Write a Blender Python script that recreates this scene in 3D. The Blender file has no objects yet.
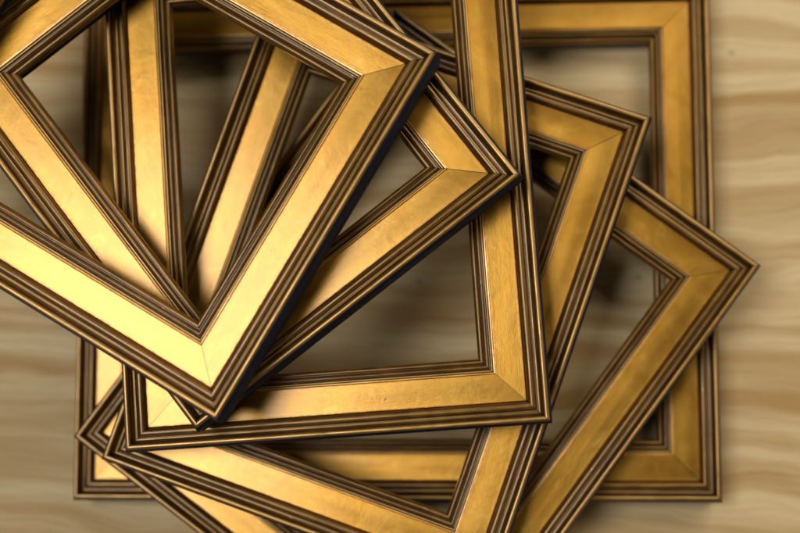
import bpy, math, random
from mathutils import Matrix, Vector
random.seed(4)
S = bpy.context.scene
COL = S.collection
MM = 0.001
H = 0.0400          # frame thickness, and so the step of the stack
W = 0.0489          # width of the moulding seen from above

# ------------------------------------------------------------------ node helpers
class NT:
    def __init__(s, name):
        s.m = bpy.data.materials.new(name); s.m.use_nodes = True
        s.t = s.m.node_tree; s.t.nodes.clear()
        s.out = s.t.nodes.new('ShaderNodeOutputMaterial')
    def n(s, typ, **kw):
        nd = s.t.nodes.new(typ)
        for k, v in kw.items(): setattr(nd, k, v)
        return nd
    def link(s, a, b): s.t.links.new(a, b)
    def put(s, sock, v):
        if isinstance(v, (int, float)): sock.default_value = v
        elif isinstance(v, (tuple, list)):
            sock.default_value = tuple(v) + ((1,) if len(v) == 3 and sock.type == 'RGBA' else ())
        else: s.link(v, sock)
    def math(s, op, a, b=0.0, c=None, clamp=False):
        nd = s.n('ShaderNodeMath', operation=op); nd.use_clamp = clamp
        s.put(nd.inputs[0], a); s.put(nd.inputs[1], b)
        if c is not None: s.put(nd.inputs[2], c)
        return nd.outputs[0]
    def maprange(s, v, a, b, c=0.0, d=1.0, smooth=True):
        nd = s.n('ShaderNodeMapRange', interpolation_type='SMOOTHSTEP' if smooth else 'LINEAR')
        s.put(nd.inputs[0], v)
        for i, x in enumerate((a, b, c, d)): s.put(nd.inputs[1 + i], x)
        return nd.outputs[0]
    def mix(s, f, a, b, blend='MIX'):
        nd = s.n('ShaderNodeMix', data_type='RGBA', blend_type=blend)
        s.put(nd.inputs[0], f); s.put(nd.inputs[6], a); s.put(nd.inputs[7], b)
        return nd.outputs[2]
    def noise(s, vec, scale, detail=4, rough=.55, dist=0.0):
        nd = s.n('ShaderNodeTexNoise'); s.link(vec, nd.inputs['Vector'])
        nd.inputs['Scale'].default_value = scale; nd.inputs['Detail'].default_value = detail
        nd.inputs['Roughness'].default_value = rough; nd.inputs['Distortion'].default_value = dist
        return nd.outputs['Fac']
    def mapping(s, vec, scale=(1, 1, 1), loc=(0, 0, 0)):
        nd = s.n('ShaderNodeMapping'); s.link(vec, nd.inputs[0])
        nd.inputs['Scale'].default_value = scale; nd.inputs['Location'].default_value = loc
        return nd.outputs[0]
    def seeded(s):
        """object coordinates, shifted by a random amount for every rail"""
        tc = s.n('ShaderNodeTexCoord'); oi = s.n('ShaderNodeObjectInfo')
        r = s.math('MULTIPLY', oi.outputs['Random'], 37.0)
        cb = s.n('ShaderNodeCombineXYZ'); s.link(r, cb.inputs[0]); s.link(r, cb.inputs[2])
        va = s.n('ShaderNodeVectorMath', operation='ADD')
        s.link(tc.outputs['Object'], va.inputs[0]); s.link(cb.outputs[0], va.inputs[1])
        return va.outputs[0], oi.outputs['Random']
    def uv(s):
        u = s.n('ShaderNodeUVMap'); u.uv_map = 'UVMap'
        sp = s.n('ShaderNodeSeparateXYZ'); s.link(u.outputs[0], sp.inputs[0])
        return sp.outputs[0], sp.outputs[1]          # mm from the mitre, mm from the outer edge
    def n_gray(s, v):
        c = s.n('ShaderNodeCombineColor')
        for i in range(3): s.link(v, c.inputs[i])
        return c.outputs[0]
    def bump(s, h, strength, dist, normal=None):
        b = s.n('ShaderNodeBump'); b.inputs['Strength'].default_value = strength
        b.inputs['Distance'].default_value = dist; s.link(h, b.inputs['Height'])
        if normal is not None: s.link(normal, b.inputs['Normal'])
        return b.outputs[0]
    def bsdf(s, **kw):
        p = s.n('ShaderNodeBsdfPrincipled')
        for k, v in kw.items(): s.put(p.inputs[k.replace('_', ' ')], v)
        s.link(p.outputs[0], s.out.inputs[0]); return p

def band(m, v, c, w):
    """1 at v == c falling to 0 at distance w"""
    return m.maprange(m.math('ABSOLUTE', m.math('SUBTRACT', v, c)), 0.0, w, 1.0, 0.0)

# ------------------------------------------------------------------ materials
def mat_gold():
    m = NT('gold_leaf')
    co, rnd = m.seeded(); dm, u = m.uv()
    streak = m.noise(m.mapping(co, (40, 620, 60)), 2.0, 6, .7)
    fine = m.noise(m.mapping(co, (60, 2200, 60)), 1.0, 3, .6)
    cloud = m.noise(co, 22, 5, .6, .4)
    grain = m.noise(co, 1500, 2, .5)
    # laps of the leaf, thin crosswise lines a few centimetres apart
    wav = m.n('ShaderNodeTexVoronoi', feature='DISTANCE_TO_EDGE', voronoi_dimensions='2D')
    m.link(m.mapping(co, (17, 4, 1)), wav.inputs['Vector']); wav.inputs['Scale'].default_value = 1.0
    lap = m.maprange(wav.outputs['Distance'], 0.0, 0.012, 1.0, 0.0)
    base = m.mix(m.maprange(cloud, .3, .7), (.45, .215, .022), (.56, .292, .044))
    base = m.mix(m.math('MULTIPLY', m.maprange(streak, .35, .72), .35), base, (.33, .16, .022))
    base = m.mix(m.math('MULTIPLY', lap, .30), base, (.50, .26, .05))
    # rub-through to the bole along both long edges and little specks
    edge = m.math('MAXIMUM', band(m, u, 15.9, 1.1), band(m, u, 37.0, 1.5))
    wear = m.math('MULTIPLY', edge, m.maprange(m.noise(m.mapping(co, (90, 300, 90)), 3.0, 4, .7), .42, .62))
    base = m.mix(m.math('MULTIPLY', wear, .75), base, (.30, .13, .03))
    base = m.mix(m.math('MULTIPLY', band(m, u, 15.5, 1.7), .8), base, (.40, .17, .02))
    base = m.mix(m.math('MULTIPLY', band(m, u, 36.9, 1.1), .95), base, (.62, .22, .008))
    tone = m.maprange(rnd, 0, 1, .90, 1.06, smooth=False)
    base = m.mix(1.0, base, m.n_gray(tone), 'MULTIPLY')
    # mottling of the leaf: small thin patches and soft rubbed places
    mot = m.noise(m.mapping(co, (70, 110, 70)), 1.0, 6, .7, .8)
    base = m.mix(m.math('MULTIPLY', m.maprange(mot, .54, .74), .28), base, (.34, .165, .02))
    base = m.mix(m.math('MULTIPLY', m.maprange(mot, .46, .30), .25), base, (.66, .44, .10))
    speck = m.maprange(m.noise(m.mapping(co, (160, 160, 160)), 1.2, 2, .5), .76, .80)
    base = m.mix(m.math('MULTIPLY', speck, .8), base, (.10, .045, .015))
    seam = m.maprange(dm, 0.12, 0.55, 1.0, 0.0)
    base = m.mix(m.math('MULTIPLY', seam, .85), base, (.07, .04, .015))
    rough = m.maprange(cloud, .25, .75, .35, .43)
    rough = m.math('ADD', rough, m.math('MULTIPLY', wear, .2))
    hh = m.math('ADD', m.math('MULTIPLY', streak, .5), m.math('MULTIPLY', fine, .35))
    nb = m.bump(hh, .34, .00035)
    nb = m.bump(cloud, .35, .0014, nb)
    nb = m.bump(grain, .12, .0001, nb)
    m.bsdf(Base_Color=base, Metallic=1.0, Roughness=rough, Normal=nb, Anisotropic=.25,
           Coat_Weight=.5, Coat_Roughness=.22)
    return m.m

def mat_bronze(name, gold_lines, dark_lines):
    m = NT(name)
    co, rnd = m.seeded(); dm, u = m.uv()
    long_ = m.noise(m.mapping(co, (30, 900, 500)), 1.0, 4, .65)
    blot = m.noise(co, 60, 4, .6)
    base = m.mix(m.maprange(long_, .3, .72), (.16, .072, .010), (.42, .215, .034))
    base = m.mix(m.math('MULTIPLY', m.maprange(blot, .45, .7), .35), base, (.50, .28, .06))
    for c, w, k in gold_lines:                                   # high edges rubbed back to gold
        f = m.math('MULTIPLY', band(m, u, c, w), m.maprange(m.noise(m.mapping(co, (50, 700, 300)), 1.0, 3, .6), .3, .6, k * .4, k))
        base = m.mix(f, base, (.68, .42, .13))
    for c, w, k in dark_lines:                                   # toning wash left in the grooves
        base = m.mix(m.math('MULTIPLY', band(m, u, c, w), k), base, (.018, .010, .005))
    spk = m.maprange(m.noise(co, 520, 2, .5), .70, .76)
    base = m.mix(m.math('MULTIPLY', spk, .7), base, (.03, .018, .01))
    nick = m.maprange(m.noise(m.mapping(co, (75, 260, 260)), 1.0, 5, .75), .66, .70)
    base = m.mix(m.math('MULTIPLY', nick, .75), base, (.62, .40, .14))
    dirt = m.maprange(m.noise(m.mapping(co, (40, 200, 200), (5, 3, 1)), 1.0, 5, .7), .58, .72)
    base = m.mix(m.math('MULTIPLY', dirt, .6), base, (.05, .022, .006))
    seam = m.maprange(dm, 0.1, 0.5, 1.0, 0.0)
    base = m.mix(m.math('MULTIPLY', seam, .8), base, (.03, .018, .01))
    nb = m.bump(long_, .12, .00022)
    nb = m.bump(blot, .15, .0004, nb)
    m.bsdf(Base_Color=base, Metallic=.78, Roughness=m.maprange(blot, .3, .7, .36, .50), Normal=nb,
           Coat_Weight=.55, Coat_Roughness=.24)
    return m.m

def mat_black():
    m = NT('black_paint')
    co, rnd = m.seeded()
    n1 = m.noise(m.mapping(co, (20, 500, 300)), 1.0, 4, .6); n2 = m.noise(co, 90, 4, .6)
    base = m.mix(m.maprange(n1, .35, .75), (.004, .011, .030), (.010, .024, .058))
    base = m.mix(m.math('MULTIPLY', m.maprange(n2, .68, .76), .5), base, (.06, .04, .025))
    m.bsdf(Base_Color=base, Roughness=m.maprange(n2, .3, .7, .45, .6), Normal=m.bump(n1, .3, .0003), Specular_IOR_Level=.14)
    return m.m

def mat_plywood():
    m = NT('plywood')
    tc = m.n('ShaderNodeTexCoord'); co = tc.outputs['Object']
    warp = m.n('ShaderNodeTexNoise'); m.link(m.mapping(co, (2.6, 5.0, 1)), warp.inputs['Vector'])
    warp.inputs['Scale'].default_value = 1.4; warp.inputs['Detail'].default_value = 3
    sub = m.n('ShaderNodeVectorMath', operation='SUBTRACT'); m.link(warp.outputs['Color'], sub.inputs[0]); sub.inputs[1].default_value = (.5, .5, .5)
    sc = m.n('ShaderNodeVectorMath', operation='MULTIPLY'); m.link(sub.outputs[0], sc.inputs[0]); sc.inputs[1].default_value = (.0, .085, 0)
    ad = m.n('ShaderNodeVectorMath', operation='ADD'); m.link(co, ad.inputs[0]); m.link(sc.outputs[0], ad.inputs[1])
    wc = ad.outputs[0]
    wide = m.noise(m.mapping(wc, (1.6, 24, 1)), 1.0, 3, .55, .3)
    wv = m.n('ShaderNodeTexWave', wave_type='BANDS', bands_direction='Y', wave_profile='SIN')
    m.link(m.mapping(wc, (.55, 1, 1)), wv.inputs['Vector']); wv.inputs['Scale'].default_value = 9.5
    wv.inputs['Distortion'].default_value = 3.2; wv.inputs['Detail'].default_value = 3; wv.inputs['Detail Scale'].default_value = .8
    soft = m.noise(m.mapping(wc, (1.1, 22, 1), (3.1, 7.7, 0)), 1.0, 4, .6, .5)
    ring = m.math('MULTIPLY', m.maprange(wv.outputs['Fac'], .2, .95), m.maprange(wide, .36, .62))
    ring = m.math('ADD', m.math('MULTIPLY', ring, .6), m.math('MULTIPLY', m.maprange(soft, .42, .62), .65))
    fib = m.noise(m.mapping(wc, (10, 190, 1)), 1.0, 8, .78)
    fleck = m.noise(m.mapping(co, (90, 260, 1)), 1.0, 3, .6)
    blot = m.noise(co, 7, 4, .6)
    base = m.mix(ring, (.78, .60, .31), (.50, .295, .10))
    base = m.mix(m.math('MULTIPLY', m.maprange(fib, .42, .66), .4), base, (.42, .25, .09))
    base = m.mix(m.math('MULTIPLY', m.maprange(fleck, .55, .8), .25), base, (.62, .53, .38))
    base = m.mix(m.math('MULTIPLY', m.maprange(blot, .45, .75), .25), base, (.52, .36, .17))
    # pin knots and a fine check or two
    vo = m.n('ShaderNodeTexVoronoi', voronoi_dimensions='2D'); m.link(m.mapping(co, (1, 1.25, 1), (.37, .11, 0)), vo.inputs['Vector'])
    vo.inputs['Scale'].default_value = 5.0
    base = m.mix(m.math('MULTIPLY', m.maprange(vo.outputs['Distance'], .010, .024, 1, 0), .35), base, (.12, .085, .06))
    chk = m.noise(m.mapping(co, (160, 5, 1)), 1.0, 2, .5)
    base = m.mix(m.math('MULTIPLY', m.maprange(chk, .74, .78), .35), base, (.20, .13, .07))
    nb = m.bump(fib, .3, .0006)
    m.bsdf(Base_Color=base, Roughness=.62, Normal=nb, Specular_IOR_Level=.35)
    return m.m

GOLD = mat_gold()
OUTER = mat_bronze('bronze_outer', [(2.0, 2.6, .4), (7.6, .5, .6)],
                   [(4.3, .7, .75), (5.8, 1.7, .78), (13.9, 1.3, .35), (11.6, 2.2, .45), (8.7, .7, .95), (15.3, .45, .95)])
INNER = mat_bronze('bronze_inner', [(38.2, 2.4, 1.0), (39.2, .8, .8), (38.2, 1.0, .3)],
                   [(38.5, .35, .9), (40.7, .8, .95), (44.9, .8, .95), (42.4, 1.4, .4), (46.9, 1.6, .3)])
BLACK = mat_black()
PLY = mat_plywood()

# ------------------------------------------------------------------ the moulding profile (mm: u in from the outer bead, z up)
def smooth(pts, k=4):
    """Catmull-Rom through the points"""
    out = []
    for i in range(len(pts) - 1):
        p0 = pts[max(i - 1, 0)]; p1 = pts[i]; p2 = pts[i + 1]; p3 = pts[min(i + 2, len(pts) - 1)]
        for j in range(k):
            t = j / k
            out.append(tuple(.5 * ((2 * p1[a]) + (-p0[a] + p2[a]) * t + (2 * p0[a] - 5 * p1[a] + 4 * p2[a] - p3[a]) * t * t
                                   + (-p0[a] + 3 * p1[a] - 3 * p2[a] + p3[a]) * t ** 3) for a in (0, 1)))
    out.append(pts[-1]); return out
def chain(*segs):
    out = []
    for s in segs:
        if out and out[-1] == s[0]: out.extend(s[1:])
        else: out.extend(s)
    return out
P_OUTER = chain(
    smooth([(0, 37.8), (.25, 39.1), (1.0, 39.85), (2.2, 40.0), (3.3, 39.6), (4.0, 38.6), (4.2, 37.5)]),
    smooth([(4.2, 37.5), (4.5, 35.9), (5.2, 34.6), (6.2, 33.9), (7.2, 33.7)]),
    [(7.2, 33.7), (7.25, 34.35), (7.45, 34.5), (7.95, 34.5), (8.15, 34.3), (8.3, 32.9), (8.9, 32.7)],
    smooth([(8.9, 32.7), (9.1, 34.0), (9.8, 34.9), (10.9, 35.4), (12.3, 35.3), (13.4, 34.7), (14.2, 33.6), (14.8, 32.3), (15.1, 31.2)]),
    [(15.1, 31.2), (15.35, 30.7)])
P_GOLD = chain([(15.35, 30.7)], smooth([(15.35, 30.7), (15.55, 31.2), (16.0, 31.3), (18, 31.2), (24, 31.05), (30, 30.9), (35, 30.75), (36.6, 30.7), (37.0, 30.4)], 3))
P_INNER = chain(
    [(37.0, 30.4), (37.1, 30.9), (37.3, 31.1), (38.0, 31.0), (38.25, 30.6), (38.4, 29.6), (38.7, 29.3)],
    smooth([(38.7, 29.3), (39.0, 29.75), (39.5, 29.8), (40.0, 29.3), (40.3, 28.4)]),
    [(40.3, 28.4), (40.5, 27.7), (41.0, 27.6)],
    smooth([(41.0, 27.6), (41.2, 28.5), (41.9, 29.2), (42.8, 29.2), (43.6, 28.5), (44.2, 27.2), (44.5, 26.0)]),
    [(44.5, 26.0), (44.7, 25.6), (45.1, 25.6)],
    smooth([(45.1, 25.6), (45.3, 26.5), (46.0, 27.1), (47.0, 27.0), (47.9, 26.2), (48.6, 24.8), (48.9, 23.0), (48.9, 20.5)]),
    [(48.9, 20.5), (48.5, 19.6)])
P_BLACK = chain(      # outer side, foot, rabbet, underside of the lip: what the gilding does not cover
    [(48.5, 19.6), (42.5, 19.0), (42.5, 0.0), (-.5, 0.0)],
    smooth([(-.5, 0.0), (-1.0, 1.0), (-1.3, 4.0), (-1.6, 9.0), (-1.8, 17.5)]),
    [(-1.8, 17.5), (-1.3, 18.1)],
    smooth([(-1.3, 18.1), (-1.9, 22.0), (-2.2, 27.0), (-2.1, 31.5), (-1.3, 35.0), (-.25, 37.0), (0, 37.8)]))

def strip_mesh(name, prof, length, mat, gap=.07, seg=10):
    vs, fs, uvs = [], [], []
    n = len(prof)
    for (u, z) in prof:
        half = length / 2 - u * MM - gap * MM
        for j in range(seg + 1):
            vs.append((half * (2 * j / seg - 1), u * MM, z * MM))
    for i in range(n - 1):
        for j in range(seg):
            fs.append((i * (seg + 1) + j, i * (seg + 1) + j + 1, (i + 1) * (seg + 1) + j + 1, (i + 1) * (seg + 1) + j))
    me = bpy.data.meshes.new(name); me.from_pydata(vs, [], fs)
    uvl = me.uv_layers.new(name='UVMap')
    for lp in me.loops:
        v = vs[lp.vertex_index]; i = lp.vertex_index // (seg + 1)
        half = length / 2 - v[1]
        uvl.data[lp.index].uv = ((half - abs(v[0])) / MM, prof[i][0])
    me.materials.append(mat); me.shade_smooth(); me.set_sharp_from_angle(angle=math.radians(38))
    me.update(); return me

def link(name, me, parent, loc=(0, 0, 0), rz=0):
    o = bpy.data.objects.new(name, me); COL.objects.link(o)
    o.parent = parent; o.location = loc; o.rotation_euler = (0, 0, rz); return o

def end_caps(me_black, length):
    """close both mitred ends of the rail's body so that it is solid wood"""
    import bmesh
    prof = P_OUTER + P_GOLD[1:] + P_INNER[1:] + P_BLACK[1:-1]
    bm = bmesh.new(); bm.from_mesh(me_black)
    for s in (-1, 1):
        vs = [bm.verts.new((s * (length / 2 - u * MM - .09 * MM), u * MM, (z - .04) * MM)) for u, z in prof]
        bm.faces.new(vs)
    bm.to_mesh(me_black); bm.free()

def make_frame(a, b):
    root = bpy.data.objects.new('picture_frame', None); COL.objects.link(root)
    root.empty_display_size = .05
    for length, loc, rz in ((a, (0, -b / 2, 0), 0), (b, (a / 2, 0, 0), math.pi / 2),
                            (a, (0, b / 2, 0), math.pi), (b, (-a / 2, 0, 0), -math.pi / 2)):
        body = strip_mesh('rail', P_BLACK, length, BLACK); end_caps(body, length)
        jz = random.uniform(-.00012, .00002); jr = math.radians(random.uniform(-.05, .05))
        r = link('rail', body, root, (loc[0], loc[1], jz), rz + jr)
        link('gold_panel', strip_mesh('gold_panel', P_GOLD, length, GOLD), r)
        link('outer_moulding', strip_mesh('outer_moulding', P_OUTER, length, OUTER), r)
        link('inner_moulding', strip_mesh('inner_moulding', P_INNER, length, INNER), r)
    return root

def copy_tree(o, parent=None):
    c = o.copy(); COL.objects.link(c)
    if parent is not None: c.parent = parent
    for ch in list(o.children): copy_tree(ch, c)
    return c

SMALL, MID = (.2927, .3428), (.3158, .3907)
STACK = [   # size, x, y, turn (degrees), level, label
    ((.53986, .43725), -.06714, .12064, .46, 0, "largest frame, lying square on the plywood at the bottom of the stack"),
    ((.36342, .43943), -.04671, .02392, -36.18, 1, "second frame from the bottom, its corner jutting farthest right over bare plywood"),
    (MID, -.07425, .0724, -19.04, 2, "third frame from the bottom, its corner between the upright frame and largest frame's right rail"),
    (MID, -.11469, .15451, 4.38, 3, "nearly upright frame fourth from the bottom, crossing the middle of the pile"),
    (SMALL, -.18668, .19105, 38.29, 4, "frame directly beneath the topmost one, its corner pointing right across the upright frame"),
    (SMALL, -.2463, .18648, 59.594, 5, "topmost frame of the stack, the brightest gold, covered by no other"),
]
first = {}
for size, x, y, deg, lvl, label in STACK:
    if size in first: f = copy_tree(first[size])
    else: f = make_frame(*size); first[size] = f
    f.location = (x, y, lvl * (H + .00005) + .0002); f.rotation_euler = (0, 0, math.radians(deg))
    f['label'] = label; f['category'] = 'picture frame'; f['group'] = 'picture frames fanned out in a stack on plywood'

# ------------------------------------------------------------------ the plywood they lie on
bd = bpy.data.meshes.new('plywood_board')
bx, by, t = 1.1, .9, .018
bd.from_pydata([(-bx, -by, -t), (bx, -by, -t), (bx, by, -t), (-bx, by, -t), (-bx, -by, 0), (bx, -by, 0), (bx, by, 0), (-bx, by, 0)], [],
               [(0, 3, 2, 1), (4, 5, 6, 7), (0, 1, 5, 4), (1, 2, 6, 5), (2, 3, 7, 6), (3, 0, 4, 7)])
bd.materials.append(PLY)
board = bpy.data.objects.new('plywood_board', bd); COL.objects.link(board)
board['kind'] = 'structure'

# ------------------------------------------------------------------ camera
CAMH = 1.06
cam = bpy.data.cameras.new('camera'); co = bpy.data.objects.new('camera', cam); COL.objects.link(co)
pitch, roll = .09436791, .05869999
co.matrix_world = Matrix.Translation((0, 0, CAMH)) @ Matrix.Rotation(pitch, 4, 'X') @ Matrix.Rotation(roll, 4, 'Y')
cam.sensor_width = 36; cam.lens = 1214.44 / 800 * 36
cam.clip_start = .02; cam.clip_end = 50
cam.dof.use_dof = True; cam.dof.focus_distance = .885; cam.dof.aperture_fstop = 2.6
S.camera = co

# ------------------------------------------------------------------ light
w = bpy.data.worlds.new('World'); S.world = w; w.use_nodes = True
wt = w.node_tree; bg = wt.nodes['Background']
def wn(t, **k):
    n = wt.nodes.new(t)
    for a, b in k.items(): setattr(n, a, b)
    return n
# a room: dark ceiling overhead, lighter walls all round, brightest behind and to the right
tcw = wn('ShaderNodeTexCoord'); sp = wn('ShaderNodeSeparateXYZ'); wt.links.new(tcw.outputs['Generated'], sp.inputs[0])
up = wn('ShaderNodeMapRange', interpolation_type='SMOOTHSTEP'); wt.links.new(sp.outputs[2], up.inputs[0])
for k_, v_ in zip((1, 2, 3, 4), (.62, .88, 1.0, .04)): up.inputs[k_].default_value = v_
dt = wn('ShaderNodeVectorMath', operation='DOT_PRODUCT'); wt.links.new(tcw.outputs['Generated'], dt.inputs[0]); dt.inputs[1].default_value = (.55, .83, 0)
side = wn('ShaderNodeMapRange'); wt.links.new(dt.outputs['Value'], side.inputs[0])
for k_, v_ in zip((1, 2, 3, 4), (-.8, .9, .20, 1.0)): side.inputs[k_].default_value = v_
mu = wn('ShaderNodeMath', operation='MULTIPLY'); wt.links.new(up.outputs[0], mu.inputs[0]); wt.links.new(side.outputs[0], mu.inputs[1])
st = wn('ShaderNodeMath', operation='MULTIPLY'); wt.links.new(mu.outputs[0], st.inputs[0]); st.inputs[1].default_value = .33
bg.inputs[0].default_value = (1, .80, .58, 1); wt.links.new(st.outputs[0], bg.inputs[1])
def area(name, loc, target, sx, sy, power, col):
    l = bpy.data.lights.new(name, 'AREA'); l.shape = 'RECTANGLE'; l.size = sx; l.size_y = sy; l.energy = power; l.color = col
    o = bpy.data.objects.new(name, l); COL.objects.link(o); o.location = loc
    o.rotation_euler = (Vector(target) - Vector(loc)).to_track_quat('-Z', 'Y').to_euler(); return o
area('softbox_lamp', (-.78, .18, 2.25), (-.15, .10, .1), .80, .80, 25, (.96, .965, 1))
area('fill_lamp', (.95, 1.2, 1.6), (.2, .1, 0), 1.3, 1.1, 18, (1, .93, .82))  # added fill from upper right, brightens the plywood; stands for no actual window

S.view_settings.view_transform = 'Standard'; S.view_settings.look = 'None'
S.view_settings.exposure = 0; S.view_settings.gamma = 1
S.render.engine = 'CYCLES'
